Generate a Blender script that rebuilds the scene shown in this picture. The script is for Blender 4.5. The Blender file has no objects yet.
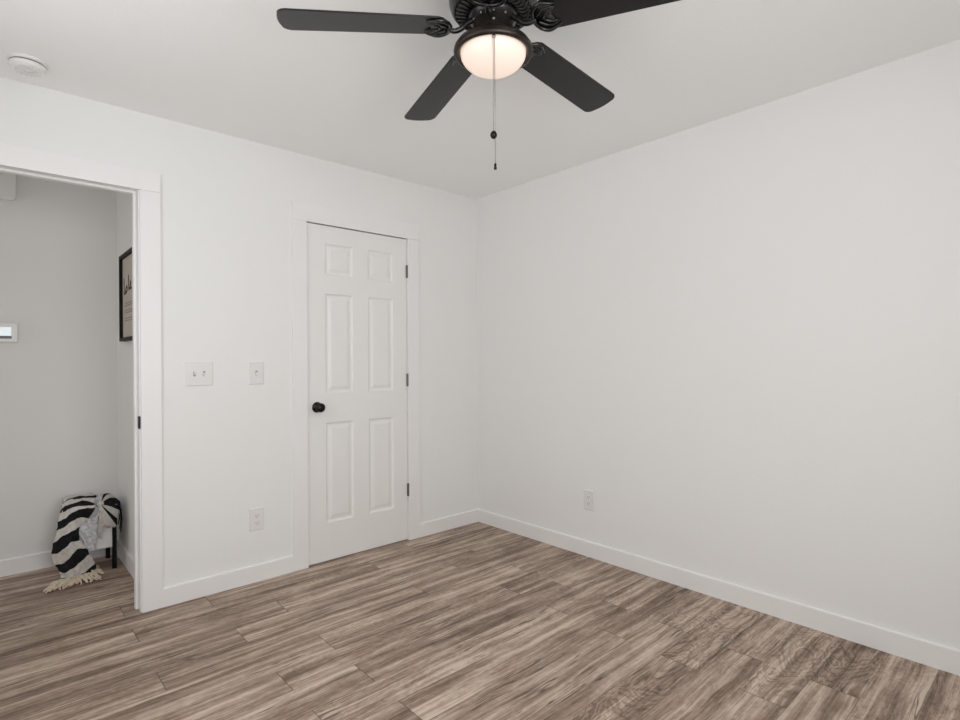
import bpy, bmesh, math, random
from mathutils import noise as mnoise
from mathutils import Vector, Matrix
PI = math.pi
sc = bpy.context.scene
COL = sc.collection

# ------------------------------------------------------------------ camera
cam_d = bpy.data.cameras.new('camera')
cam = bpy.data.objects.new('camera', cam_d); COL.objects.link(cam)
cam_d.sensor_width = 36.0
cam_d.lens = 548.26 / 960 * 36.0
cam_d.clip_start = 0.02
_yaw, _pit, _rol = -0.7366, -0.0002, -0.0059
_f = Vector((-math.sin(_yaw)*math.cos(_pit), math.cos(_yaw)*math.cos(_pit), math.sin(_pit)))
_r = Vector((math.cos(_yaw), math.sin(_yaw), 0)); _u = _r.cross(_f)
_r2 = math.cos(_rol)*_r + math.sin(_rol)*_u; _u2 = -math.sin(_rol)*_r + math.cos(_rol)*_u
_m = Matrix((_r2, _u2, -_f)).transposed().to_4x4(); _m.translation = Vector((-2.7801, -3.0947, 1.2216))
cam.matrix_world = _m
sc.camera = cam

# ------------------------------------------------------------------ world, lights, exposure
w = bpy.data.worlds.new('world'); sc.world = w; w.use_nodes = True
bgn = w.node_tree.nodes['Background']
bgn.inputs['Color'].default_value = (0.80, 0.88, 1.0, 1); bgn.inputs['Strength'].default_value = 0.6

def area(name, loc, rot, sx, sy, power, color=(1, 1, 1)):
    d = bpy.data.lights.new(name, 'AREA'); d.shape = 'RECTANGLE'; d.size = sx; d.size_y = sy
    d.energy = power; d.color = color
    o = bpy.data.objects.new(name, d); COL.objects.link(o); o.location = loc; o.rotation_euler = rot
    return o
# daylight through the unseen rear window; side window added to brighten the room's left
area('window_daylight', (-2.2, -3.86, 1.5), (PI/2, 0, 0), 1.6, 1.5, 165, (0.953, 0.968, 0.974))
area('side_window_fill', (-3.34, -1.4, 1.45), (PI/2, 0, -PI/2), 1.6, 1.5, 60, (0.953, 0.968, 0.974))
# soft light added at the hallway's open end, standing for daylight from the left
area('hallway_fill', (-4.9, 0.6, 1.1), (PI/2, 0, -PI/2), 0.8, 1.8, 29, (0.975, 0.968, 0.957))
sc.view_settings.view_transform = 'Standard'; sc.view_settings.look = 'None'
sc.view_settings.gamma = 1.0; sc.view_settings.use_curve_mapping = False
sc.view_settings.exposure = -1.66
sc.cycles.max_bounces = 16; sc.cycles.diffuse_bounces = 12
sc.cycles.use_denoising = True
sc.cycles.caustics_reflective = False; sc.cycles.caustics_refractive = False

# ------------------------------------------------------------------ materials
def lin(c):
    return tuple(((v/255)/12.92 if v/255 <= 0.04045 else ((v/255+0.055)/1.055)**2.4) for v in c)
def mat(name, rgb, rough=0.5, metal=0.0, bump=None, emit=None, spec=0.5, var=0.0, vscale=8.0):
    m = bpy.data.materials.new(name); m.use_nodes = True
    nt = m.node_tree; b = nt.nodes['Principled BSDF']
    c = lin(rgb)
    b.inputs['Base Color'].default_value = (*c, 1); b.inputs['Roughness'].default_value = rough
    b.inputs['Metallic'].default_value = metal; b.inputs['Specular IOR Level'].default_value = spec
    tc = nt.nodes.new('ShaderNodeTexCoord')
    if var:
        n = nt.nodes.new('ShaderNodeTexNoise'); n.inputs['Scale'].default_value = vscale; n.inputs['Detail'].default_value = 5
        nt.links.new(tc.outputs['Object'], n.inputs['Vector'])
        r = nt.nodes.new('ShaderNodeValToRGB')
        r.color_ramp.elements[0].position = 0.3; r.color_ramp.elements[1].position = 0.7
        r.color_ramp.elements[0].color = (*[v*(1-var) for v in c], 1); r.color_ramp.elements[1].color = (*[min(1, v*(1+var)) for v in c], 1)
        nt.links.new(n.outputs['Fac'], r.inputs['Fac']); nt.links.new(r.outputs['Color'], b.inputs['Base Color'])
    if bump:
        n = nt.nodes.new('ShaderNodeTexNoise'); n.inputs['Scale'].default_value = bump[0]; n.inputs['Detail'].default_value = 3
        nt.links.new(tc.outputs['Object'], n.inputs['Vector'])
        bp = nt.nodes.new('ShaderNodeBump'); bp.inputs['Strength'].default_value = bump[1]; bp.inputs['Distance'].default_value = bump[2]
        nt.links.new(n.outputs['Fac'], bp.inputs['Height']); nt.links.new(bp.outputs['Normal'], b.inputs['Normal'])
    if emit:
        b.inputs['Emission Color'].default_value = (*lin(emit[0]), 1); b.inputs['Emission Strength'].default_value = emit[1]
    return m

M = {}
M['wall'] = mat('wall_paint', (231, 231, 230), 0.75, bump=(90, 0.35, 0.0015), spec=0.25)
M['hall_wall'] = mat('hall_wall_paint', (226, 225, 223), 0.75, bump=(90, 0.35, 0.0015), spec=0.25)
M['ceiling'] = mat('ceiling_paint', (242, 243, 243), 0.85, bump=(120, 0.4, 0.002), spec=0.2)
M['trim'] = mat('trim_paint', (233, 232, 232), 0.4, spec=0.4)
M['door'] = mat('door_paint', (231, 230, 229), 0.45, spec=0.4)
M['plastic'] = mat('white_plastic', (225, 224, 223), 0.35)
M['dark_gap'] = mat('dark_recess', (40, 38, 36), 0.8)
M['slot'] = mat('outlet_slot', (120, 116, 112), 0.7)
M['black'] = mat('black_metal', (24, 22, 21), 0.35, metal=0.6)
M['bronze'] = mat('dark_bronze', (58, 50, 46), 0.38, metal=0.75, var=0.15, vscale=30)
M['fan_black'] = mat('fan_black_enamel', (30, 27, 28), 0.3, spec=0.6)
M['fan_rib'] = mat('fan_rib_black', (58, 54, 54), 0.3, metal=0.4)
M['blade'] = mat('fan_blade_charcoal', (25, 24, 25), 0.3, spec=0.38, var=0.06, vscale=6)
M['blade_iron'] = mat('blade_iron_black', (22, 20, 20), 0.28, spec=0.6)
M['glass'] = mat('frosted_lamp_glass', (190, 184, 178), 0.4, emit=((255, 226, 205), 1.9))
M['chain'] = mat('pull_chain_steel', (150, 146, 142), 0.35, metal=0.9)
M['strike'] = mat('black_strike', (14, 13, 13), 0.5, metal=0.2)
M['hinge'] = mat('hinge_dark_nickel', (108, 104, 100), 0.35, metal=0.7)
M['white_panel'] = mat('white_laminate', (222, 222, 222), 0.45)
M['leg_black'] = mat('black_leg_paint', (12, 11, 11), 0.6, spec=0.2)
M['cloth_white'] = mat('woven_offwhite', (206, 202, 196), 0.95, bump=(260, 0.9, 0.004), spec=0.1, var=0.12, vscale=60)
M['cloth_black'] = mat('woven_black', (34, 33, 35), 0.95, bump=(260, 0.9, 0.004), spec=0.1, var=0.85, vscale=210)
M['cloth_pale'] = mat('fluffy_pale', (212, 213, 216), 0.95, bump=(120, 1.0, 0.012), spec=0.1, var=0.15, vscale=45)
M['tassel'] = mat('tassel_cream', (214, 200, 180), 0.9, spec=0.1, var=0.15, vscale=80)
M['frame'] = mat('walnut_black_frame', (26, 20, 16), 0.6, spec=0.2, var=0.25, vscale=25)
M['mat_board'] = mat('greige_print', (186, 176, 166), 0.8, var=0.04, vscale=14)
M['ink'] = mat('black_ink', (18, 16, 16), 0.7)
M['ink_grey'] = mat('grey_ink', (140, 130, 122), 0.8)
M['lcd'] = mat('thermostat_lcd', (225, 234, 238), 0.2, emit=((226, 240, 246), 0.9))
M['lcd_dark'] = mat('thermostat_dark_strip', (46, 46, 50), 0.3)

def floor_mat():
    m = bpy.data.materials.new('wood_plank_vinyl'); m.use_nodes = True
    nt = m.node_tree; N = nt.nodes; Lk = nt.links; b = N['Principled BSDF']
    def math_(op, a, bb=None, clamp=False):
        n = N.new('ShaderNodeMath'); n.operation = op; n.use_clamp = clamp
        for i, v in enumerate((a, bb)):
            if v is None: continue
            if isinstance(v, (int, float)): n.inputs[i].default_value = v
            else: Lk.new(v, n.inputs[i])
        return n.outputs[0]
    uv = N.new('ShaderNodeUVMap'); uv.uv_map = 'plank'
    sp = N.new('ShaderNodeSeparateXYZ'); Lk.new(uv.outputs['UV'], sp.inputs[0])
    U, V = sp.outputs[0], sp.outputs[1]
    rn = N.new('ShaderNodeAttribute'); rn.attribute_name = 'plank_seed'
    tn = N.new('ShaderNodeAttribute'); tn.attribute_name = 'plank_tone'
    fg = N.new('ShaderNodeAttribute'); fg.attribute_name = 'plank_figure'
    R, T, F = rn.outputs['Fac'], tn.outputs['Fac'], fg.outputs['Fac']
    def noise(su, sv, seed, detail=3, rough=0.55, dist=0.0, warp=None):
        c = N.new('ShaderNodeCombineXYZ')
        Lk.new(math_('MULTIPLY', U, su), c.inputs[0])
        vv = math_('MULTIPLY', V, sv)
        if warp is not None: vv = math_('ADD', vv, warp)
        Lk.new(vv, c.inputs[1]); Lk.new(math_('MULTIPLY', R, seed), c.inputs[2])
        n = N.new('ShaderNodeTexNoise'); n.inputs['Scale'].default_value = 1; n.inputs['Detail'].default_value = detail
        n.inputs['Roughness'].default_value = rough; n.inputs['Distortion'].default_value = dist
        Lk.new(c.outputs[0], n.inputs['Vector']); return n.outputs['Fac']
    def sstep(x, a, c_):
        r = N.new('ShaderNodeMapRange'); r.interpolation_type = 'SMOOTHSTEP'
        Lk.new(x, r.inputs['Value']); r.inputs['From Min'].default_value = a; r.inputs['From Max'].default_value = c_
        return r.outputs['Result']
    wander = math_('MULTIPLY', math_('SUBTRACT', noise(2.2, 5, 91), 0.5), 1.6)
    streak = noise(0.9, 22, 57, 4, 0.55, 0, wander)          # broad light / dark bands along the plank
    fine = noise(5, 150, 33, 3, 0.6, 0, math_('MULTIPLY', wander, 2))
    fleck = noise(38, 60, 71, 2, 0.6)
    mids = noise(2.2, 62, 17, 4, 0.6, 0, math_('MULTIPLY', wander, 1.6))
    blot = noise(3.5, 9, 21, 3, 0.6, 0.6)
    base = math_('ADD', math_('MULTIPLY', math_('SUBTRACT', streak, 0.5), 1.75), 0.585)
    base = math_('ADD', base, math_('MULTIPLY', math_('SUBTRACT', fine, 0.5), 0.85))
    base = math_('ADD', base, math_('MULTIPLY', math_('SUBTRACT', blot, 0.5), 0.75))
    base = math_('ADD', base, math_('MULTIPLY', math_('SUBTRACT', fleck, 0.5), 0.35))
    base = math_('ADD', base, math_('MULTIPLY', math_('SUBTRACT', mids, 0.5), 0.8))
    # cathedral / knot figure: contour lines of a warped noise
    fld = noise(2.6, 6.5, 13, 4, 0.55, 0.9)
    ring = math_('ABSOLUTE', math_('SINE', math_('MULTIPLY', fld, 44)))
    ring = math_('MULTIPLY', math_('SUBTRACT', ring, 0.62), F)
    base = math_('ADD', base, math_('MULTIPLY', ring, 0.36))
    base = math_('ADD', base, math_('SUBTRACT', T, 0.5), True)
    cr = N.new('ShaderNodeValToRGB'); e = cr.color_ramp.elements
    cols = [(0.0, (86, 69, 57)), (0.3, (123, 104, 90)), (0.55, (153, 133, 118)), (0.78, (182, 163, 147)), (1.0, (206, 188, 172))]
    e[0].position, e[0].color = cols[0][0], (*lin(cols[0][1]), 1)
    e[1].position, e[1].color = cols[-1][0], (*lin(cols[-1][1]), 1)
    for p_, c_ in cols[1:-1]:
        x = e.new(p_); x.color = (*lin(c_), 1)
    Lk.new(base, cr.inputs['Fac'])
    # thin dark grain cracks
    ck = noise(1.5, 34, 47, 2, 0.5, 0, wander)
    ckl = math_('SUBTRACT', 1.0, sstep(math_('ABSOLUTE', math_('SUBTRACT', ck, 0.5)), 0.0, 0.03))
    ckm = sstep(noise(1.8, 6, 83, 2), 0.5, 0.62)
    crack = math_('MULTIPLY', math_('MULTIPLY', ckl, ckm), 0.8)
    # seams between planks (V runs 0..0.159, U runs 0..1.22)
    def near(x, lo, hi, wd):
        a = math_('LESS_THAN', x, lo + wd); c_ = math_('GREATER_THAN', x, hi - wd)
        return math_('MAXIMUM', a, c_)
    seam = math_('MAXIMUM', math_('MULTIPLY', near(V, 0, 0.159, 0.0012), 0.55), math_('MULTIPLY', near(U, 0, 1.22, 0.0018), 0.62))
    dark = math_('MAXIMUM', crack, seam)
    mx = N.new('ShaderNodeMix'); mx.data_type = 'RGBA'
    Lk.new(dark, mx.inputs[0]); Lk.new(cr.outputs['Color'], mx.inputs[6]); mx.inputs[7].default_value = (*lin((58, 44, 35)), 1)
    Lk.new(mx.outputs[2], b.inputs['Base Color'])
    b.inputs['Roughness'].default_value = 0.52; b.inputs['Specular IOR Level'].default_value = 0.3
    bp = N.new('ShaderNodeBump'); bp.inputs['Strength'].default_value = 0.3; bp.inputs['Distance'].default_value = 0.001
    Lk.new(math_('SUBTRACT', fine, dark), bp.inputs['Height']); Lk.new(bp.outputs['Normal'], b.inputs['Normal'])
    return m
M['floor'] = floor_mat()

# ------------------------------------------------------------------ mesh helpers
def obj(name, bm, m, parent=None, smooth=False, bevel=0.0, loc=None):
    me = bpy.data.meshes.new(name)
    bmesh.ops.recalc_face_normals(bm, faces=bm.faces[:])
    bm.to_mesh(me); bm.free()
    o = bpy.data.objects.new(name, me); COL.objects.link(o)
    ms = m if isinstance(m, (list, tuple)) else [m]
    for x in ms: me.materials.append(M[x])
    if smooth:
        for p_ in me.polygons: p_.use_smooth = True
    if bevel:
        md = o.modifiers.new('bevel', 'BEVEL'); md.width = bevel; md.segments = 2; md.limit_method = 'ANGLE'; md.angle_limit = 0.7
    if loc: o.location = loc
    if parent: o.parent = parent
    return o
def tag(o, label, cat, group=None):
    o['label'] = label; o['category'] = cat
    if group: o['group'] = group
    return o
def thing(name, label, cat, loc=(0, 0, 0), group=None):
    o = bpy.data.objects.new(name, None); COL.objects.link(o); o.location = loc; o.empty_display_size = 0.05
    return tag(o, label, cat, group)
def struct(o):
    o['kind'] = 'structure'; return o
def box(bm, x0, x1, y0, y1, z0, z1):
    r = bmesh.ops.create_cube(bm, size=1.0)
    bmesh.ops.scale(bm, vec=(x1-x0, y1-y0, z1-z0), verts=r['verts'])
    bmesh.ops.translate(bm, vec=((x0+x1)/2, (y0+y1)/2, (z0+z1)/2), verts=r['verts'])
    return r['verts']
def boxes(*bs):
    bm = bmesh.new()
    for b_ in bs: box(bm, *b_)
    return bm
def prism(pts, axis, a, b_):
    """polygon pts (2D) extruded along axis from a to b"""
    bm = bmesh.new()
    def P(p, t):
        return {'x': (t, p[0], p[1]), 'y': (p[0], t, p[1]), 'z': (p[0], p[1], t)}[axis]
    A = [bm.verts.new(P(p, a)) for p in pts]; B = [bm.verts.new(P(p, b_)) for p in pts]
    bm.faces.new(A); bm.faces.new(B[::-1])
    n = len(pts)
    for i in range(n): bm.faces.new((A[i], A[(i+1) % n], B[(i+1) % n], B[i]))
    return bm
def lathe(bm, prof, seg=48, c=(0, 0, 0), axis='z', mi=0):
    """profile of (radius, height); closed on the axis where radius is 0"""
    rings = []
    for r, h in prof:
        if r < 1e-6:
            rings.append([bm.verts.new((0, 0, h))])
        else:
            rings.append([bm.verts.new((r*math.cos(2*PI*k/seg), r*math.sin(2*PI*k/seg), h)) for k in range(seg)])
    vs = [v for r_ in rings for v in r_]
    for a, b_ in zip(rings, rings[1:]):
        for k in range(seg):
            k2 = (k+1) % seg
            if len(a) == 1 and len(b_) == 1: continue
            if len(a) == 1: f = bm.faces.new((a[0], b_[k], b_[k2]))
            elif len(b_) == 1: f = bm.faces.new((a[k], b_[0], a[k2]))
            else: f = bm.faces.new((a[k], b_[k], b_[k2], a[k2]))
            f.material_index = mi
    if axis == '-y':
        for v in vs: v.co = Vector((v.co.x, -v.co.z, v.co.y))
    elif axis == '-x':
        for v in vs: v.co = Vector((-v.co.z, v.co.x, v.co.y))
    for v in vs: v.co += Vector(c)
    return vs
def catmull(P, n):
    """dense points through P (list of Vectors), n per span"""
    out = []
    m = len(P)
    for i in range(m-1):
        p0 = P[i-1] if i else P[0]*2-P[1]; p1 = P[i]; p2 = P[i+1]; p3 = P[i+2] if i+2 < m else P[-1]*2-P[-2]
        for k in range(n):
            t = k/n
            out.append(0.5*((2*p1) + (p2-p0)*t + (2*p0-5*p1+4*p2-p3)*t*t + (3*p1-p0-3*p2+p3)*t*t*t))
    out.append(P[-1].copy())
    return out
def tube(bm, path, rad, seg=8, mi=0):
    """tube along path; rad is a number or list"""
    path = [Vector(p) for p in path]
    rings = []; up = Vector((0.13, 0.2, 0.97))
    for i, p in enumerate(path):
        d = (path[min(i+1, len(path)-1)] - path[max(i-1, 0)]).normalized()
        a = d.cross(up)
        if a.length < 1e-3: a = d.cross(Vector((1, 0, 0)))
        a.normalize(); b_ = d.cross(a)
        r = rad[i] if isinstance(rad, (list, tuple)) else rad
        rings.append([bm.verts.new(p + (a*math.cos(2*PI*k/seg) + b_*math.sin(2*PI*k/seg))*r) for k in range(seg)])
    for A, B in zip(rings, rings[1:]):
        for k in range(seg):
            f = bm.faces.new((A[k], B[k], B[(k+1) % seg], A[(k+1) % seg])); f.material_index = mi
    bm.faces.new(rings[0]).material_index = mi; bm.faces.new(rings[-1][::-1]).material_index = mi

# ------------------------------------------------------------------ room shell
H = 2.44
XL, YB, YH = -3.16, -3.68, 1.07          # left wall, wall behind the camera, hallway far wall
PITCH, PLEN = 0.159, 1.22
def make_floor():
    rnd = random.Random(11)
    bm = bmesh.new(); uvl = bm.loops.layers.uv.new('plank')
    ls = bm.faces.layers.float.new('plank_seed'); lt = bm.faces.layers.float.new('plank_tone'); lf = bm.faces.layers.float.new('plank_figure')
    X0, X1, Y0, Y1 = -4.95, 0.12, YB - 0.14, YH + 0.14
    off = {'A': -1.06, 'B': -0.712, 'C': -0.46}
    pat = {-4: 'C', -3: 'B', -2: 'C', -1: 'A', 0: 'B', 1: 'A', 2: 'C', 3: 'B', 4: 'A'}
    for k in range(5, 40): pat[k] = 'C' if k % 2 else 'B'
    for k in range(-40, -4): pat[k] = 'ABC'[k % 3]
    tones = {(9, 0): -.05, (12, 0): -.10, (12, -1): -.06, (13, 0): .03, (14, 0): -.07, (8, -1): .02, (5, -1): .05, (10, -1): .02, (11, -1): .06, (12, 1): .02, (15, 0): -.12, (13, 1): .08, (14, 1): -.05, (4, -1): -.03}
    figs = {(12, 0): 1.0, (12, -1): .9, (14, 0): .9, (14, 1): 1.0, (15, 1): 1.0, (15, 0): .9, (13, 1): .8, (11, 0): .7, (9, 0): .5, (10, 0): .35}
    k0 = math.floor((-0.005 - Y1)/PITCH); k1 = math.floor((-0.005 - Y0)/PITCH)
    for k in range(k0, k1+1):
        ya = -0.005 - PITCH*k; yb = ya - PITCH
        o = off[pat[k]]
        n0 = math.floor((X0 - o)/PLEN); n1 = math.floor((X1 - o)/PLEN)
        for n in range(n0, n1+1):
            xa = o + n*PLEN; xb = xa + PLEN
            cx0, cx1 = max(xa, X0), min(xb, X1); cy0, cy1 = max(yb, Y0), min(ya, Y1)
            if cx1 <= cx0 or cy1 <= cy0: continue
            vs = [bm.verts.new((x, y, 0)) for x, y in ((cx0, cy0), (cx1, cy0), (cx1, cy1), (cx0, cy1))]
            f = bm.faces.new(vs)
            for l in f.loops: l[uvl].uv = (l.vert.co.x - xa, ya - l.vert.co.y)
            f[ls] = rnd.random(); f[lt] = 0.5 + tones.get((k, n), 0) + rnd.uniform(-.08, .08)
            f[lf] = figs.get((k, n), rnd.choice((0, .15, .25, .4)))
    # slab underneath
    box(bm, X0, X1, Y0, Y1, -0.08, -0.002)
    return struct(obj('floor', bm, 'floor'))
make_floor()
struct(obj('ceiling', boxes((-4.95, 0.12, YB-0.14, YH+0.14, H, H+0.1)), 'ceiling'))

OPL, OPR, OPT = -2.995, -2.198, 2.078      # rough opening of the doorway (jamb boards fill its edges)
CDL, CDR, CDT = -1.372, -0.626, 2.062      # rough opening of the closet door
struct(obj('wall_back', prism([(XL-0.14, 0), (OPL, 0), (OPL, OPT), (OPR, OPT), (OPR, 0), (CDL, 0), (CDL, CDT), (CDR, CDT), (CDR, 0), (0, 0), (0, H), (XL-0.14, H)], 'y', 0.0, 0.115), 'wall'))
struct(obj('wall_right', boxes((0, 0.12, YB-0.14, YH+0.12, 0, H)), 'wall'))
# unseen walls, each with a window hole; the left one added for light
WX0, WX1, WZ0, WZ1 = -2.95, -1.45, 0.8, 2.2
struct(obj('wall_front', boxes((XL-0.14, WX0, YB-0.12, YB, 0, H), (WX1, 0, YB-0.12, YB, 0, H), (WX0, WX1, YB-0.12, YB, 0, WZ0), (WX0, WX1, YB-0.12, YB, WZ1, H)), 'wall'))
VY0, VY1 = -2.15, -0.65
struct(obj('wall_left', boxes((XL-0.14, XL, YB, VY0, 0, H), (XL-0.14, XL, VY1, 0, 0, H), (XL-0.14, XL, VY0, VY1, 0, WZ0), (XL-0.14, XL, VY0, VY1, WZ1, H)), 'wall'))
struct(obj('window_1', boxes((WX0, WX1, YB-0.08, YB-0.04, WZ0, WZ0+.05), (WX0, WX1, YB-0.08, YB-0.04, WZ1-.05, WZ1), (WX0, WX0+.05, YB-0.08, YB-0.04, WZ0+.05, WZ1-.05), (WX1-.05, WX1, YB-0.08, YB-0.04, WZ0+.05, WZ1-.05), (WX0+.05, WX1-.05, YB-0.08, YB-0.04, 1.41, 1.45)), 'trim'))
struct(obj('added_window', boxes((XL-.09, XL-.05, VY0, VY1, WZ0, WZ0+.05), (XL-.09, XL-.05, VY0, VY1, WZ1-.05, WZ1), (XL-.09, XL-.05, VY0, VY0+.05, WZ0+.05, WZ1-.05), (XL-.09, XL-.05, VY1-.05, VY1, WZ0+.05, WZ1-.05), (XL-.09, XL-.05, VY0+.05, VY1-.05, 1.41, 1.45)), 'trim'))  # unseen side window frame, added around the extra light on the left
# hallway
HX = -2.142                                 # face of the hallway's right wall
struct(obj('wall_hall_far', boxes((-4.95, 0.0, YH, YH+0.12, 0, H)), 'hall_wall'))
struct(obj('wall_hall_right', boxes((HX, HX+0.1, 0.115, YH, 0, H)), 'hall_wall'))
struct(obj('wall_hall_front', boxes((-4.95, XL-0.14, -0.02, 0.115, 0, H)), 'hall_wall'))

# baseboards, flat 9.5 cm boards with an eased top edge
BT, BH = 0.014, 0.094
def baseboard(name, a, b_, face, axis):
    """runs along axis 'x' or 'y' from a to b; face = (wall coordinate, direction into the room)"""
    w_, s = face
    prof = [(w_, 0), (w_ + s*BT, 0), (w_ + s*BT, BH-.004), (w_ + s*(BT-.004), BH), (w_, BH)]
    bm = prism(prof, axis, a, b_)
    return struct(obj(name, bm, 'trim'))
CW = 0.089                                  # casing width
cL0, cL1 = -1.360-CW, -1.360; cR0, cR1 = -0.640, -0.640+CW
oR0, oR1 = -2.211, -2.211+CW
oL0, oL1 = -2.982-CW, -2.982
baseboard('baseboard_back', oR1, cL0, (0, -1), 'x')
baseboard('baseboard_corner', cR1, -BT, (0, -1), 'x')
baseboard('baseboard_right', YB, 0, (0, -1), 'y')
baseboard('baseboard_hall_far', -4.9, HX-BT, (YH, -1), 'x')
baseboard('baseboard_hall_right', 0.13, YH, (HX, -1), 'y')

# flat casings: two legs and a head board laid across their tops
def casing(name, l0, l1, r0, r1, top, head):
    bm = boxes((l0, l1, -BT, 0, 0, top), (r0, r1, -BT, 0, 0, top), (l0, r1, -BT, 0, top+.0006, head))
    return struct(obj(name, bm, 'trim', bevel=0.0012))
casing('trim_1', oL0, oL1, oR0, oR1, 2.060, 2.155)
casing('trim_2', cL0, cL1, cR0, cR1, 2.047, 2.150)
# doorway jamb lining with its stop
JR, JL, JT = -2.216, -2.977, 2.066
jamb = struct(obj('trim_3', boxes((JR, OPR, 0, 0.115, 0, JT+.012), (OPL, JL, 0, 0.115, 0, JT+.012), (JL, JR, 0, 0.115, JT, JT+.012)), 'trim', bevel=0.001))
st = obj('door_stop', boxes((JR-.012, JR, .050, .085, 0, JT-.012), (JL, JL+.012, .050, .085, 0, JT-.012), (JL, JR, .050, .085, JT-.012, JT)), 'trim', jamb, bevel=0.0015)
# black strike plate let into the right jamb
bm = bmesh.new()
box(bm, JR-.0022, JR, .000, .030, 0.898, 0.955)
box(bm, JR-.0045, JR+.002, -.0085, .002, 0.896, 0.957)
sp_ = obj('strike_plate', bm, 'strike', jamb, bevel=0.001); sp_['label'] = 'small black metal strike plate'
# hall side casing of the doorway
struct(obj('trim_5', boxes((JL-.005-CW, JL-.005, .115, .129, 0, 2.071), (JL-.005-CW, HX-.002, .115, .129, 2.0715, 2.16), (JR+.006, HX-.002, .115, .129, 0, 2.071)), 'trim'))
# closet jamb
struct(obj('trim_4', boxes((CDL, -1.3565, 0, .115, 0, 2.0505), (-0.642, CDR, 0, .115, 0, 2.0505), (CDL, CDR, 0, .115, 2.0505, CDT), (-1.3565, -1.344, .041, .08, 0, 2.0505), (-.6545, -.642, .041, .08, 0, 2.0505)), 'trim'))

# ------------------------------------------------------------------ closet door, six raised panels
def six_panel_door():
    X0, X1, Z0, Z1, Y0, Y1 = -1.3550, -0.6450, 0.007, 2.0425, 0.002, 0.037
    cols_ = [(-1.238, -1.050), (-0.942, -0.752)]
    rows_ = [(0.236, 0.845), (1.022, 1.630), (1.744, 1.934)]
    xs = sorted({X0, X1, *[v for c_ in cols_ for v in c_]}); zs = sorted({Z0, Z1, *[v for r_ in rows_ for v in r_]})
    bm = bmesh.new()
    def q(x, y, z): return bm.verts.new((x, y, z))
    for i in range(len(xs)-1):
        for j in range(len(zs)-1):
            x0, x1, z0, z1 = xs[i], xs[i+1], zs[j], zs[j+1]
            if (x0, x1) in cols_ and (z0, z1) in rows_:
                lv = [(0, 0), (.003, .0035), (.009, .0085), (.016, .0095), (.020, .0095), (.040, .0025), (.042, .0022)]
                prev = None
                for ins, dep in lv:
                    ring = [q(x0+ins, Y0+dep, z0+ins), q(x1-ins, Y0+dep, z0+ins), q(x1-ins, Y0+dep, z1-ins), q(x0+ins, Y0+dep, z1-ins)]
                    if prev:
                        for k in range(4): bm.faces.new((prev[k], prev[(k+1) % 4], ring[(k+1) % 4], ring[k]))
                    prev = ring
                bm.faces.new(prev)
            else:
                bm.faces.new((q(x0, Y0, z0), q(x1, Y0, z0), q(x1, Y0, z1), q(x0, Y0, z1)))
    c8 = [q(x, y, z) for y in (Y0, Y1) for x, z in ((X0, Z0), (X1, Z0), (X1, Z1), (X0, Z1))]
    for k in range(4): bm.faces.new((c8[k], c8[(k+1) % 4], c8[4+(k+1) % 4], c8[4+k]))
    bm.faces.new(c8[4:])
    bmesh.ops.remove_doubles(bm, verts=bm.verts[:], dist=1e-5)
    return struct(obj('door_1', bm, 'door'))
door = six_panel_door()
bm = bmesh.new()
lathe(bm, [(0, 0), (.0305, 0), (.0320, .003), (.0315, .0065), (.026, .009), (.015, .0105), (.0115, .014), (.0105, .028), (.013, .033), (.021, .038), (.0262, .046), (.0275, .053), (.0255, .060), (.019, .066), (.010, .069), (0, .070)], 40, (-1.296, 0.002, 0.943), '-y')
kn = obj('door_knob', bm, 'black', door, smooth=True); kn['label'] = 'round black door knob on a round rosette'
for i, z in enumerate((1.824, 1.088, 0.343)):
    bm = bmesh.new()
    lathe(bm, [(0, -.0445), (.0035, -.0445), (.0035, -.042), (.0078, -.041), (.0078, .041), (.0035, .042), (.0035, .0445), (0, .0445)], 16, (-0.6425, -.0050, z))
    for d in (-.022, 0, .022):
        lathe(bm, [(.0080, d-.0008), (.0082, d), (.0080, d+.0008)], 16, (-0.6425, -.0050, z))
    box(bm, -.6485, -.6375, -.0005, .002, z-.042, z+.042)
    h_ = obj('door_hinge', bm, 'hinge', door, smooth=False); h_['label'] = 'dark metal hinge'

# ------------------------------------------------------------------ switches and outlets
def plate_bm(w_, h_):
    bm = bmesh.new()
    lv = [(0, 0), (0, .003), (.0015, .0055), (.004, .0066)]
    prev = None
    for ins, d in lv:
        a, c_ = w_/2-ins, h_/2-ins
        ring = [bm.verts.new(v) for v in ((-a, -d, -c_), (a, -d, -c_), (a, -d, c_), (-a, -d, c_))]
        if prev:
            for k in range(4): bm.faces.new((prev[k], prev[(k+1) % 4], ring[(k+1) % 4], ring[k]))
        else: bm.faces.new(ring[::-1])
        prev = ring
    bm.faces.new(prev)
    return bm
def screw(parent, x, z):
    bm = bmesh.new(); lathe(bm, [(0, .006), (.0033, .006), (.0033, .0072), (.002, .0078), (0, .0078)], 12, (x, 0, z), '-y')
    return obj('screw', bm, 'plastic', parent, smooth=False)
def toggle(parent, x, up):
    # slot collar and the lever tilted up or down
    bm = boxes((x-.0055, x+.0055, -.0075, -.006, -.0125, .0125)); t = obj('toggle_slot', bm, 'slot', parent)
    bm = bmesh.new()
    s = 1 if up else -1
    a = [bm.verts.new((x+dx, -.006, dz*s)) for dx, dz in ((-.0047, -.009), (.0047, -.009), (.0047, .010), (-.0047, .010))]
    b_ = [bm.verts.new((x+dx, y, dz*s)) for dx, y, dz in ((-.0035, -.017, .006), (.0035, -.017, .006), (.0035, -.019, .013), (-.0035, -.019, .013))]
    bm.faces.new(a[::-1]); bm.faces.new(b_)
    for k in range(4): bm.faces.new((a[k], a[(k+1) % 4], b_[(k+1) % 4], b_[k]))
    obj('toggle', bm, 'plastic', parent, bevel=.0008)
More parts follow.
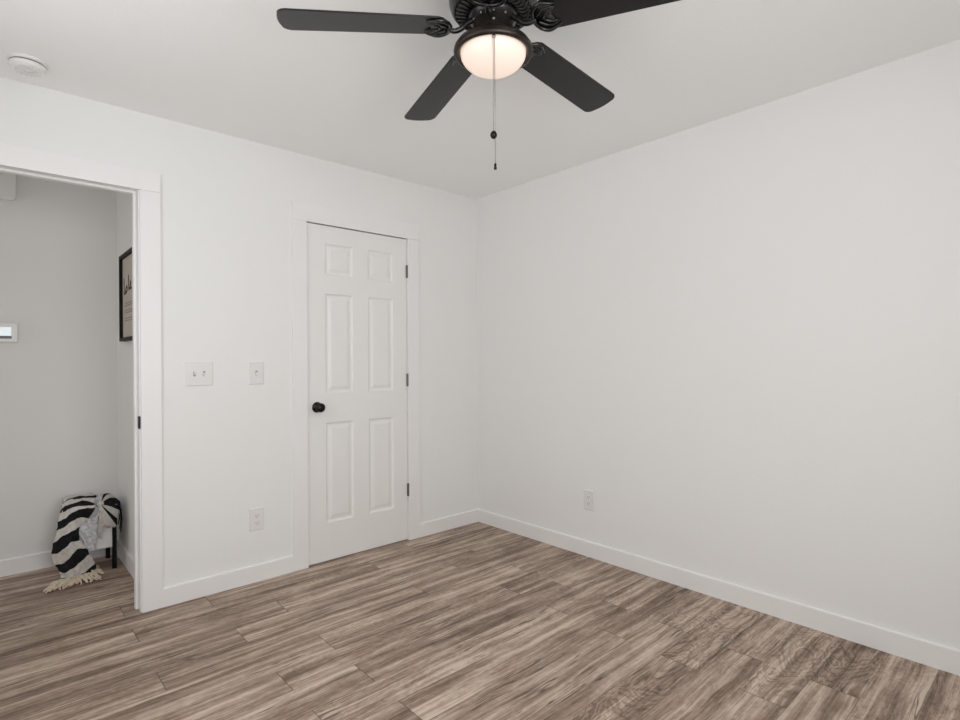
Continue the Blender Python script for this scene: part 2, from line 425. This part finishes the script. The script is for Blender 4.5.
sw = thing('light_switch', 'white double toggle switch plate on the wall beside the open doorway', 'light switch', (-1.9475, 0, 1.158))
obj('wall_plate', plate_bm(.130, .124), 'plastic', sw)
toggle(sw, -.023, True); toggle(sw, .023, False)
for x in (-.023, .023):
    for z in (-.030, .030): screw(sw, x, z)
sw = thing('light_switch', 'white single toggle switch plate between the double switch and the closet door', 'light switch', (-1.6545, 0, 1.1555))
obj('wall_plate', plate_bm(.080, .124), 'plastic', sw)
toggle(sw, 0, False)
for z in (-.030, .030): screw(sw, 0, z)
def outlet(label, loc, rz):
    t = thing('wall_outlet', label, 'outlet', loc, None); t.rotation_euler = (0, 0, rz)
    obj('wall_plate', plate_bm(.080, .124), 'plastic', t)
    for z in (-.0195, .0195):
        bm = bmesh.new()
        pts = []
        for k in range(24):
            a = 2*PI*k/24; pts.append((.0172*math.cos(a), max(-.0135, min(.0135, .0172*math.sin(a)))))
        A = [bm.verts.new((x, -.006, z+zz)) for x, zz in pts]; B = [bm.verts.new((x, -.0085, z+zz)) for x, zz in pts]
        bm.faces.new(A[::-1]); bm.faces.new(B)
        for k in range(24): bm.faces.new((A[k], A[(k+1) % 24], B[(k+1) % 24], B[k]))
        rc = obj('receptacle', bm, 'plastic', t)
        bm = boxes((-.0078, -.0054, -.0089, -.0084, z-.001, z+.0075), (.0054, .0078, -.0089, -.0084, z, z+.0068))
        lathe(bm, [(0, .0084), (.0027, .0084), (.0027, .0089), (0, .0089)], 12, (0, 0, z-.0068), '-y')
        obj('slots', bm, 'slot', rc)
    screw(t, 0, 0)
outlet('white duplex outlet low on the wall left of the closet door', (-1.657, 0, 0.3445), 0)
outlet('white duplex outlet low on the blank right wall', (0, -1.031, 0.349), -PI/2)

# ------------------------------------------------------------------ smoke detector
sd = thing('smoke_detector', 'round white smoke detector on the ceiling above the open doorway', 'smoke detector', (-2.640, -0.222, H))
bm = bmesh.new(); lathe(bm, [(0, 0), (.066, 0), (.066, -.006), (.062, -.010), (0, -.010)], 48); obj('mounting_base', bm, 'plastic', sd, smooth=False)
bm = bmesh.new(); lathe(bm, [(0, -.010), (.056, -.010), (.056, -.014), (0, -.014)], 48); obj('vent_gap', bm, 'dark_gap', sd)
bm = bmesh.new(); lathe(bm, [(0, -.014), (.060, -.014), (.061, -.020), (.058, -.027), (.050, -.034), (.034, -.038), (.030, -.0385), (.029, -.037), (.012, -.037), (.011, -.039), (0, -.0395)], 48)
bd = obj('detector_cover', bm, 'plastic', sd, smooth=True)
bm = bmesh.new()
for k in range(20):
    a = 2*PI*k/20
    vs = box(bm, .038, .051, -.0018, .0018, -.037, -.030)
    bmesh.ops.rotate(bm, verts=vs, cent=(0, 0, 0), matrix=Matrix.Rotation(a, 3, 'Z'))
obj('vent_ribs', bm, 'plastic', bd)

# ------------------------------------------------------------------ ceiling fan with a lamp
FX, FY = -1.579, -1.841
fan = thing('ceiling_fan', 'black five-blade ceiling fan with a lit frosted bowl lamp on the bedroom ceiling', 'ceiling fan', (FX, FY, H))
def fl(z): return z - H
bm = bmesh.new()
lathe(bm, [(0, 0), (.085, 0), (.095, -.012), (.105, -.030), (.122, -.045), (.136, -.060), (.140, -.080), (.138, -.098), (.132, -.114), (.1265, -.120), (.121, -.121), (.117, -.117), (.078, -.126), (.072, -.126), (.066, -.132), (0, -.132)], 64)
hs = obj('motor_housing', bm, 'fan_black', fan, smooth=True)
md = hs.modifiers.new('edge', 'EDGE_SPLIT'); md.split_angle = 0.6
# curved radial vent ribs under the motor
bm = bmesh.new()
for k in range(36):
    a = 2*PI*k/36
    pts = []
    for i in range(6):
        t = i/5; r = .117 - .037*t; aa = a + 0.10*math.sin(PI*t)
        pts.append((r*math.cos(aa), r*math.sin(aa), -.1195 - .009*math.sin(PI*(t*.9+.05)) - .006*t))
    tube(bm, pts, .0034, 6)
obj('vent_ribs', bm, 'fan_rib', hs, smooth=True)
# hub the blade irons bolt to
bm = bmesh.new()
lathe(bm, [(0, -.128), (.074, -.128), (.078, -.133), (.076, -.143), (.066, -.149), (.060, -.155), (0, -.155)], 48)
hub = obj('hub', bm, 'fan_black', fan, smooth=True)
for k in range(10):
    a = 2*PI*k/10 + .2
    bm = bmesh.new()
    lathe(bm, [(0, -.148), (.0042, -.148), (.0042, -.1515), (.0028, -.1538), (0, -.1545)], 10, (.063*math.cos(a), .063*math.sin(a), .0))
    obj('screw', bm, 'chain', hub, smooth=True)
# blades
TH0, PITCHA, DROOP, ZB = 2.578, -0.163, -0.047, 2.270
def blade_pt(r, s, up, a):
    d = Vector((math.cos(a), math.sin(a), 0)); n = Vector((-math.sin(a), math.cos(a), 0))
    nn = n*math.cos(PITCHA) + Vector((0, 0, math.sin(PITCHA)))
    dd = d + Vector((0, 0, DROOP))
    return Vector((0, 0, fl(ZB))) + dd*r + nn*s + dd.normalized().cross(nn)*up
def rounded_outline():
    # (r, s) outline: root corners clipped, tip corners rounded with a slightly bowed end
    pts = [(.150, -.034), (.163, -.052), (.178, -.0605)]
    R_, w1 = .650, .0690
    rc = .030
    for k in range(9):
        t = PI/2*k/8; pts.append((R_-.004-rc+rc*math.sin(t), -(w1-rc+rc*math.cos(t))))
    for k in range(1, 6):
        t = k/6; s = -(w1-rc)+2*(w1-rc)*t; pts.append((R_-.004+.005*(1-(s/(w1-rc))**2), s))
    for k in range(9):
        t = PI/2*(1-k/8); pts.append((R_-.004-rc+rc*math.sin(t), (w1-rc+rc*math.cos(t))))
    pts += [(.178, .0605), (.163, .052), (.150, .034)]
    return pts
OUT = rounded_outline()
for k in range(5):
    a = TH0 - 2*PI/5*k; DROOP = (-.060, -.060, -.050, -.043, -.047)[k]
    bm = bmesh.new()
    lo = [bm.verts.new(blade_pt(r, s, 0, a)) for r, s in OUT]; hi = [bm.verts.new(blade_pt(r, s, .0055, a)) for r, s in OUT]
    bm.faces.new(lo); bm.faces.new(hi[::-1])
    n = len(OUT)
    for i in range(n): bm.faces.new((lo[i], lo[(i+1) % n], hi[(i+1) % n], hi[i]))
    bl = obj('fan_blade', bm, 'blade', fan, bevel=.0012)
    # ornate iron: curved neck into a solid oval medallion with raised rim, leaf prongs and an inner crescent
    bm = bmesh.new()
    P = [Vector((.058*math.cos(a), .058*math.sin(a), -.146)), Vector((.080*math.cos(a), .080*math.sin(a), -.160)), Vector((.103*math.cos(a), .103*math.sin(a), -.181)), blade_pt(.125, 0, -.012, a), blade_pt(.144, 0, -.006, a)]
    path = catmull(P, 6); tube(bm, path, [.0095 - .0025*i/(len(path)-1) for i in range(len(path))], 10)
    def oval(t, g=1.0): return (.176 - .040*g*math.cos(t), .054*g*math.sin(t))
    n_o = 40
    vis = [oval(2*PI*i/n_o, .97) for i in range(n_o)]
    vis = [(min(r, .196 + .010*abs(s)/.06), s) for r, s in vis]
    A = [bm.verts.new(blade_pt(r, s, -.0002, a)) for r, s in vis]; B = [bm.verts.new(blade_pt(r, s, -.0045, a)) for r, s in vis]
    bm.faces.new(A); bm.faces.new(B[::-1])
    for i in range(n_o): bm.faces.new((A[i], A[(i+1) % n_o], B[(i+1) % n_o], B[i]))
    for s in (1, -1):
        rim_ = [blade_pt(*oval(s*PI*.62*i/14), -.0055, a) for i in range(15)]
        rim_ += [blade_pt(.203, s*.046, -.005, a), blade_pt(.215, s*.040, -.003, a)]
        tube(bm, rim_, [.0062]*11 + [.006, .0055, .005, .0045, .0035, .0015], 8)
        prong = catmull([blade_pt(.150, s*.012, -.006, a), blade_pt(.172, s*.030, -.0065, a), blade_pt(.196, s*.034, -.006, a), blade_pt(.212, s*.027, -.003, a)], 5)
        tube(bm, prong, [.0040 - .0025*i/(len(prong)-1) for i in range(len(prong))], 8)
        arc = catmull([blade_pt(.205, s*.024, -.003, a), blade_pt(.188, s*.021, -.0055, a), blade_pt(.174, s*.011, -.0060, a), blade_pt(.169, 0, -.0060, a)], 5)
        tube(bm, arc, .0036, 8)
    obj('blade_iron', bm, 'blade_iron', bl, smooth=True)
# switch housing flaring into the lamp ring
bm = bmesh.new()
lathe(bm, [(0, fl(2.290)), (.060, fl(2.290)), (.063, fl(2.282)), (.063, fl(2.256)), (.068, fl(2.247)), (.082, fl(2.238)), (.100, fl(2.226)), (.115, fl(2.215)), (.1235, fl(2.203)), (.1255, fl(2.194)), (.1235, fl(2.187)), (.116, fl(2.184)), (.108, fl(2.187)), (.1045, fl(2.193)), (.1035, fl(2.200)), (0, fl(2.200))], 64)
fit = obj('lamp_fitter', bm, 'bronze', fan, smooth=True)
for k in range(3):
    a = math.radians(-132 + 120*k)
    bm = bmesh.new()
    lathe(bm, [(0, -.004), (.004, -.003), (.005, 0), (.004, .003), (0, .004)], 12, (.0645*math.cos(a), .0645*math.sin(a), fl(2.262)))
    obj('screw', bm, 'chain', fit, smooth=True)
bm = bmesh.new()
prof = [(.1035, fl(2.200)), (.1035, fl(2.190))]
for i in range(1, 15):
    t = PI/2*i/14; prof.append((.1035*math.cos(t) if i < 14 else 0, fl(2.190) - .060*math.sin(t)))
lathe(bm, prof, 64); gl = obj('lamp_bowl', bm, 'glass', fan, smooth=True); gl['label'] = 'lit frosted glass bowl'
# pull chains from the near edge of the fitter
def chain(x, y, z0, z1, fob):
    bm = bmesh.new()
    tube(bm, [(x, y, z0+.006), (x, y, z1)], .0009, 6)
    n = int((z0-z1)/.0065)
    for i in range(n):
        z = z0 - i*(z0-z1)/n
        lathe(bm, [(0, .0016), (.0013, .0008), (.0013, -.0008), (0, -.0016)], 6, (x, y, z))
    lathe(bm, [(0, .005), (.003, .004), (.0035, -.004), (0, -.006)], 10, (x, y, z0))
    c_ = obj('pull_chain', bm, 'chain', fan, smooth=True)
    bm = bmesh.new()
    if fob == 'ball':
        lathe(bm, [(0, .0125), (.0045, .0115), (.009, .006), (.0105, 0), (.009, -.006), (.0045, -.0105), (0, -.0115)], 20, (x, y, z1))
    else:
        lathe(bm, [(0, .009), (.0022, .009), (.0042, .005), (.0032, .001), (.0045, -.004), (.0045, -.009), (0, -.010)], 16, (x, y, z1))
    obj('chain_fob', bm, 'black', c_, smooth=True)
chain(-.0745, -.0775, fl(2.184), fl(1.889), 'ball')
chain(-.0710, -.0805, fl(2.184), fl(1.796), 'bell')
# ------------------------------------------------------------------ hallway wall things
th = thing('thermostat', 'white thermostat with a pale lit screen on the hallway far wall', 'thermostat', (-2.703, YH, 1.395))
obj('thermostat_body', boxes((-.077, .077, -.026, 0, -.059, .059)), 'plastic', th, bevel=.008)
obj('screen', boxes((-.044, .044, -.0275, -.0255, -.019, .029)), 'lcd', th)
bx = obj('button_strip', boxes((-.044, .046, -.0278, -.0255, -.036, -.0205)), 'lcd_dark', th); bx['label'] = 'dark strip below the screen'
dc = thing('door_chime', 'pale rounded chime box high on the hallway far wall', 'door chime', (-2.745, YH, 2.255))
pts = []
for cx_, cz_, a0 in ((.087, -.077, -90), (.087, .077, 0), (-.087, .077, 90), (-.087, -.077, 180)):
    for k in range(7):
        a = math.radians(a0 + 15*k); pts.append((cx_ + .025*math.cos(a), cz_ + .025*math.sin(a)))
obj('chime_cover', prism(pts, 'y', -.045, -.006), 'hall_wall', dc, bevel=.006)
obj('chime_base', boxes((-.105, .105, -.006, 0, -.095, .095)), 'plastic', dc)

# framed print on the hallway's right wall (faces -X); y runs from .815 on its left to .395
pf = thing('picture_frame', 'dark framed print with black script on the hallway right wall', 'framed print', (HX, .605, 1.60))
W2, H2, FWD = .210, .255, .020
bm = boxes((-.028, 0, -W2, W2, -H2, -H2+FWD), (-.028, 0, -W2, W2, H2-FWD, H2), (-.028, 0, -W2, -W2+FWD, -H2+FWD, H2-FWD), (-.028, 0, W2-FWD, W2, -H2+FWD, H2-FWD))
obj('frame_moulding', bm, 'frame', pf)
pr = obj('print', boxes((-.012, -.004, -W2+FWD, W2-FWD, -H2+FWD, H2-FWD)), 'mat_board', pf)
def ink(strokes, name, m, x=-.0125):
    bm = bmesh.new()
    for pts, r in strokes:
        pth = catmull([Vector((x, p[0], p[1])) for p in pts], 6) if len(pts) > 2 else [Vector((x, p[0], p[1])) for p in pts]
        rr = r if not isinstance(r, tuple) else [r[0] + (r[1]-r[0])*i/(len(pth)-1) for i in range(len(pth))]
        tube(bm, pth, rr, 6)
    for v in bm.verts: v.co.x = x + (v.co.x - x)*.15
    return obj(name, bm, m, pr)
def s_(pts): return [(.160 - u, v) for u, v in pts]      # u to the right from the word's start, v up
ink([(s_([(.018, .118), (.020, .080), (.022, .034), (.040, .026), (.075, .030), (.108, .040), (.116, .054), (.100, .064), (.070, .052), (.055, .036)]), .0085),
     (s_([(.150, .124), (.153, .085), (.156, .046), (.168, .040), (.182, .046)]), .0085),
     (s_([(.182, .046), (.205, .060), (.214, .076), (.202, .080), (.194, .060), (.206, .043), (.236, .044)]), .0075)], 'lettering', 'ink')
rnd = random.Random(5)
for z in (-.034, -.048, -.076, -.090, -.122, -.136):
    u = .022 + rnd.uniform(0, .01); st_ = []
    bm = bmesh.new(); prev = None; top_ = []; bot_ = []
    # one wavering illegible line of small print per row
    while u < .27:
        hgt = rnd.uniform(.002, .0042); top_.append((.160 - u, z + hgt)); bot_.append((.160 - u, z - .0028)); u += rnd.uniform(.004, .008)
    P_ = top_ + bot_[::-1]
    bm = prism(P_, 'x', -.0126, -.0119)
    obj('text_line', bm, 'ink_grey', pr)

# ------------------------------------------------------------------ white box side table with black legs
bt = thing('side_table', 'small white box side table with black legs in the hallway corner under the striped throw', 'side table', (-2.325, .885, 0))
def L3(x, y, z): return (x+2.325, y-.885, z)
bx0, bx1, by0, by1 = -2.432, -2.196, .765, 1.015
obj('box_body', boxes((bx0+.022-(-2.325), bx1-.022+2.325, by0+.004-.885, by1-.004-.885, .130, .370)), 'white_panel', bt, bevel=.002)
tp = obj('table_top', boxes((bx0+2.325, bx1+2.325, by0-.885, by1-.885, 0.370, .380)), 'white_panel', bt, bevel=.002)
for x in (bx0, bx1-.022):
    for y in (by0, by1-.022):
        lg = obj('leg', boxes((x+2.325, x+.022+2.325, y-.885, y+.022-.885, 0, .370)), 'leg_black', bt, bevel=.0015); lg['label'] = 'black square leg'

# ------------------------------------------------------------------ striped throw
ROWS = [[[-2.4686, 0.7144, 0.012], [-2.4446, 0.6957, 0.012], [-2.4095, 0.6893, 0.012], [-2.3613, 0.7139, 0.012], [-2.2996, 0.7775, 0.012]], [[-2.4618, 0.775, 0.0057], [-2.437, 0.755, 0.0037], [-2.4088, 0.742, 0.0054], [-2.363, 0.74, 0.0192], [-2.3033, 0.765, 0.06]], [[-2.4687, 0.775, 0.0486], [-2.4395, 0.75, 0.0451], [-2.3978, 0.73, 0.0764], [-2.3596, 0.725, 0.1066], [-2.3316, 0.745, 0.1242]], [[-2.4859, 0.78, 0.0892], [-2.4437, 0.75, 0.1023], [-2.4124, 0.722, 0.1457], [-2.3927, 0.722, 0.173], [-2.3469, 0.745, 0.1593]], [[-2.4985, 0.785, 0.1514], [-2.4702, 0.75, 0.1647], [-2.4368, 0.722, 0.1973], [-2.4165, 0.722, 0.2178], [-2.3754, 0.745, 0.2115]], [[-2.4903, 0.785, 0.2099], [-2.4529, 0.75, 0.2456], [-2.4273, 0.725, 0.2671], [-2.4026, 0.722, 0.2832], [-2.3763, 0.742, 0.2891]], [[-2.4757, 0.785, 0.2778], [-2.4446, 0.75, 0.2987], [-2.4168, 0.728, 0.3287], [-2.3856, 0.73, 0.3417], [-2.3329, 0.745, 0.331]], [[-2.4701, 0.785, 0.3301], [-2.4376, 0.755, 0.3468], [-2.4077, 0.735, 0.376], [-2.3664, 0.735, 0.3903], [-2.3019, 0.745, 0.3855]], [[-2.4615, 0.79, 0.3695], [-2.4365, 0.765, 0.3867], [-2.4043, 0.745, 0.4033], [-2.3652, 0.745, 0.4029], [-2.3035, 0.75, 0.3993]], [[-2.456, 0.8, 0.3976], [-2.4296, 0.79, 0.4088], [-2.3949, 0.77, 0.4217], [-2.3536, 0.765, 0.4256], [-2.304, 0.765, 0.404]], [[-2.4466, 0.83, 0.4128], [-2.4157, 0.84, 0.4266], [-2.3804, 0.82, 0.4316], [-2.3486, 0.81, 0.4296], [-2.2972, 0.8, 0.4254]], [[-2.4362, 0.87, 0.4119], [-2.4073, 0.88, 0.4253], [-2.3657, 0.87, 0.4363], [-2.3333, 0.86, 0.4337], [-2.286, 0.85, 0.4321]]]
APEX = [-2.2783, 0.742, 0.3962]
RIM = [[-2.2798, 0.86, 0.4293], [-2.26, 0.86, 0.4307], [-2.2441, 0.86, 0.4286], [-2.2237, 0.87, 0.4264], [-2.2136, 0.87, 0.4199], [-2.2039, 0.86, 0.4116], [-2.1851, 0.84, 0.3938], [-2.171, 0.81, 0.3698], [-2.1764, 0.79, 0.3356], [-2.1869, 0.775, 0.306], [-2.1963, 0.76, 0.292], [-2.2, 0.75, 0.2535], [-2.2353, 0.742, 0.255], [-2.2688, 0.735, 0.2665]]
LINING = [[[-2.3811, 0.752, 0.3078], [-2.3555, 0.752, 0.3226], [-2.3273, 0.752, 0.3313], [-2.294, 0.752, 0.3421]], [[-2.3745, 0.752, 0.2381], [-2.3494, 0.748, 0.2449], [-2.3235, 0.748, 0.2509], [-2.2921, 0.752, 0.2548]], [[-2.3559, 0.755, 0.1818], [-2.3357, 0.748, 0.176], [-2.3168, 0.748, 0.1803], [-2.2968, 0.755, 0.1914]], [[-2.3396, 0.756, 0.1319], [-2.3286, 0.75, 0.1336], [-2.3167, 0.75, 0.1366], [-2.3041, 0.756, 0.1407]]]
TASSEL = [([-2.2836, 0.738, 0.3893], [-2.2941, 0.742, 0.2922]), ([-2.2812, 0.738, 0.3888], [-2.29, 0.742, 0.2508]), ([-2.2788, 0.738, 0.3884], [-2.2854, 0.742, 0.2151]), ([-2.2764, 0.738, 0.388], [-2.2802, 0.742, 0.2082]), ([-2.2755, 0.738, 0.3878], [-2.2754, 0.742, 0.2013]), ([-2.2783, 0.738, 0.3883], [-2.2718, 0.742, 0.2354]), ([-2.2812, 0.738, 0.383], [-2.2915, 0.742, 0.3263])]
FRINGE = [([-2.4678, 0.7245, 0.01], [-2.5426, 0.5929, 0.006]), ([-2.4609, 0.7216, 0.01], [-2.532, 0.5966, 0.006]), ([-2.454, 0.7187, 0.01], [-2.5204, 0.584, 0.006]), ([-2.4472, 0.7157, 0.01], [-2.5094, 0.5909, 0.006]), ([-2.4403, 0.7127, 0.01], [-2.4992, 0.5866, 0.006]), ([-2.4334, 0.7098, 0.01], [-2.4869, 0.582, 0.006]), ([-2.4265, 0.7068, 0.01], [-2.4755, 0.5906, 0.006]), ([-2.4196, 0.7038, 0.01], [-2.4621, 0.5974, 0.006]), ([-2.4127, 0.7009, 0.01], [-2.4488, 0.6009, 0.006]), ([-2.4055, 0.7004, 0.01], [-2.4354, 0.6045, 0.006]), ([-2.3979, 0.7038, 0.01], [-2.4221, 0.6065, 0.006]), ([-2.3902, 0.7071, 0.01], [-2.4052, 0.5997, 0.006]), ([-2.3826, 0.7105, 0.01], [-2.3919, 0.6, 0.006]), ([-2.3749, 0.7139, 0.01], [-2.3787, 0.5987, 0.006]), ([-2.3671, 0.7174, 0.01], [-2.3635, 0.5938, 0.006]), ([-2.3593, 0.7213, 0.01], [-2.3492, 0.6007, 0.006]), ([-2.3511, 0.7274, 0.01], [-2.3325, 0.6076, 0.006]), ([-2.3429, 0.7337, 0.01], [-2.3189, 0.6062, 0.006]), ([-2.3347, 0.7399, 0.01], [-2.3052, 0.6048, 0.006]), ([-2.3264, 0.7462, 0.01], [-2.2908, 0.6259, 0.006]), ([-2.318, 0.7526, 0.01], [-2.2791, 0.6857, 0.006]), ([-2.3096, 0.759, 0.01], [-2.2733, 0.7577, 0.006]), ([-2.3012, 0.7654, 0.01], [-2.2731, 0.8335, 0.006])]
thr = thing('throw_blanket', 'black and off-white striped throw with cream fringe draped over the side table', 'throw blanket', (-2.40, .74, 0))
TO = Vector((2.40, -.74, 0))
def over_table(bm):
    # cloth lies on the table top instead of sinking into it
    for v in bm.verts:
        q = v.co - TO
        dz, dy = .387 - q.z, q.y - (by0-.006)
        if bx0-.02 < q.x < bx1+.02 and q.y > by0+.01 and 0 < dz < .03: v.co.z += dz; continue
        if bx0-.006 < q.x < bx1+.006 and dz > 0 and dy > 0:
            if dz < dy: v.co.z += dz
            else: v.co.y -= dy
    return bm
def grid_surface(rows, nu, nv, bands=None, wob=0.0):
    """smooth surface through rows of control points; bands = material per span between rows"""
    R0 = [catmull([Vector(p) for p in r], nv) for r in rows]
    cols_ = [catmull([R0[i][j] for i in range(len(rows))], nu) for j in range(len(R0[0]))]
    bm = bmesh.new(); n_i = len(cols_[0]); n_j = len(cols_)
    def nz(p):
        a = mnoise.noise_vector(p*30)*.0042 + mnoise.noise_vector(p*75 + Vector((9, 3, 1)))*.0020
        a.y = -abs(a.y)*1.6 - .004*(.5 + .5*math.sin(p.x*150 + p.z*60))
        return a*wob
    V_ = [[bm.verts.new(cols_[j][i] + TO + nz(cols_[j][i])) for j in range(n_j)] for i in range(n_i)]
    for i in range(n_i-1):
        for j in range(n_j-1):
            f = bm.faces.new((V_[i][j], V_[i][j+1], V_[i+1][j+1], V_[i+1][j]))
            f.material_index = bands[i//nu] if bands else 0
    return bm
def cloth(name, bm, mats, parent, th_=.005):
    o = obj(name, bm, mats, parent, smooth=True)
    md = o.modifiers.new('solid', 'SOLIDIFY'); md.thickness = th_; md.offset = 0
    return o
for r_ in ROWS:
    for p_ in r_: p_[2] = max(p_[2], .010)
back = [[p[0], .985, .421] for p in ROWS[-1]]
dr = cloth('draped_cloth', over_table(grid_surface(ROWS + [back], 8, 10, [1, 0, 1, 0, 1, 0, 1, 0, 1, 0, 1, 0], 1.25)), ['cloth_white', 'cloth_black'], thr)
# gathered end fanned out from a knot at the front edge
bands = [0, 0, 1, 1, 0, 0, 1, 1, 0, 0, 1, 0, 0]
A_ = Vector(APEX)
rim = [Vector(p) for p in RIM]
bm = bmesh.new(); NS = 8; SUB = 4
dense = catmull(rim, SUB)
ring = []
for i, p in enumerate(dense):
    col_ = []
    for k in range(NS+1):
        t = .06 + .94*k/NS
        q_ = A_.lerp(p, t)
        lift = math.sin(PI*min(1, t))*.020
        fold = .006*math.sin(i*1.9)*t
        top = max(0, min(1, (p.z-.30)/.1))
        q_ += Vector((0, -lift*(1-top) - fold, lift*top + fold*.5))
        col_.append(bm.verts.new(q_ + TO))
    ring.append(col_)
for i in range(len(ring)-1):
    for k in range(NS):
        f = bm.faces.new((ring[i][k], ring[i][k+1], ring[i+1][k+1], ring[i+1][k])); f.material_index = bands[min(i//SUB, len(bands)-1)]
fe = cloth('gathered_end', over_table(bm), ['cloth_white', 'cloth_black'], thr)
bm = bmesh.new(); kv = []
r_ = bmesh.ops.create_icosphere(bm, subdivisions=3, radius=.014)
for v in r_['verts']: v.co = Vector((v.co.x*1.2, v.co.y*.9, v.co.z*1.1)) + A_ + TO + Vector((0, .002, .004))
obj('knot', bm, 'cloth_white', thr, smooth=True)
cloth('pale_lining', grid_surface(LINING, 12, 12, None, 1.9), ['cloth_pale'], thr)
rnd = random.Random(8)
bm = bmesh.new()
for a, b_ in TASSEL:
    a, b_ = Vector(a), Vector(b_)
    for k in range(2):
        j = Vector((rnd.uniform(-.004, .004), rnd.uniform(-.004, 0), 0))
        m1 = a.lerp(b_, .35) + j + Vector((0, -.012, 0)); m2 = a.lerp(b_, .7) + Vector((rnd.uniform(-.007, .007), -.009, 0))
        pth = catmull([a + TO, m1 + TO, m2 + TO, b_ + j*1.5 + TO + Vector((0, -.003, 0))], 5)
        tube(bm, pth, [.0030 - .0012*i/(len(pth)-1) for i in range(len(pth))], 6)
obj('tassel', bm, 'cloth_white', thr, smooth=True)
bm = bmesh.new()
for x, z0, z1 in ((-2.176, .350, .225), (-2.183, .345, .255), (-2.171, .345, .205)):
    pth = catmull([Vector((x, .788, z0)) + TO, Vector((x+.003, .780, (z0+z1)/2)) + TO, Vector((x-.002, .784, z1)) + TO], 6)
    tube(bm, pth, .0026, 6)
sf = obj('tassel', bm, 'cloth_black', thr, smooth=True); sf['label'] = 'dark strands hanging from the corner'
bm = bmesh.new()
for i, (a, b_) in enumerate(FRINGE):
    for k in range(4):
        a2 = Vector(a) + Vector((rnd.uniform(-.006, .006), rnd.uniform(-.004, .012), .004)); b2 = Vector(b_) + Vector((rnd.uniform(-.008, .008), rnd.uniform(-.01, .05), rnd.uniform(0, .006)))
        m1 = a2.lerp(b2, .35) + Vector((rnd.uniform(-.012, .012), rnd.uniform(-.006, .006), rnd.uniform(.004, .014)))
        m2 = a2.lerp(b2, .7) + Vector((rnd.uniform(-.012, .012), rnd.uniform(-.006, .006), rnd.uniform(.001, .007)))
        pth = catmull([a2 + TO, m1 + TO, m2 + TO, b2 + TO], 5)
        for v in pth: v.z = max(v.z, .0055)
        tube(bm, pth, [.0048 - .0020*q/(len(pth)-1) for q in range(len(pth))], 6)
fg = obj('fringe', bm, 'tassel', thr, smooth=True); fg['label'] = 'cream twisted fringe lying on the floor'
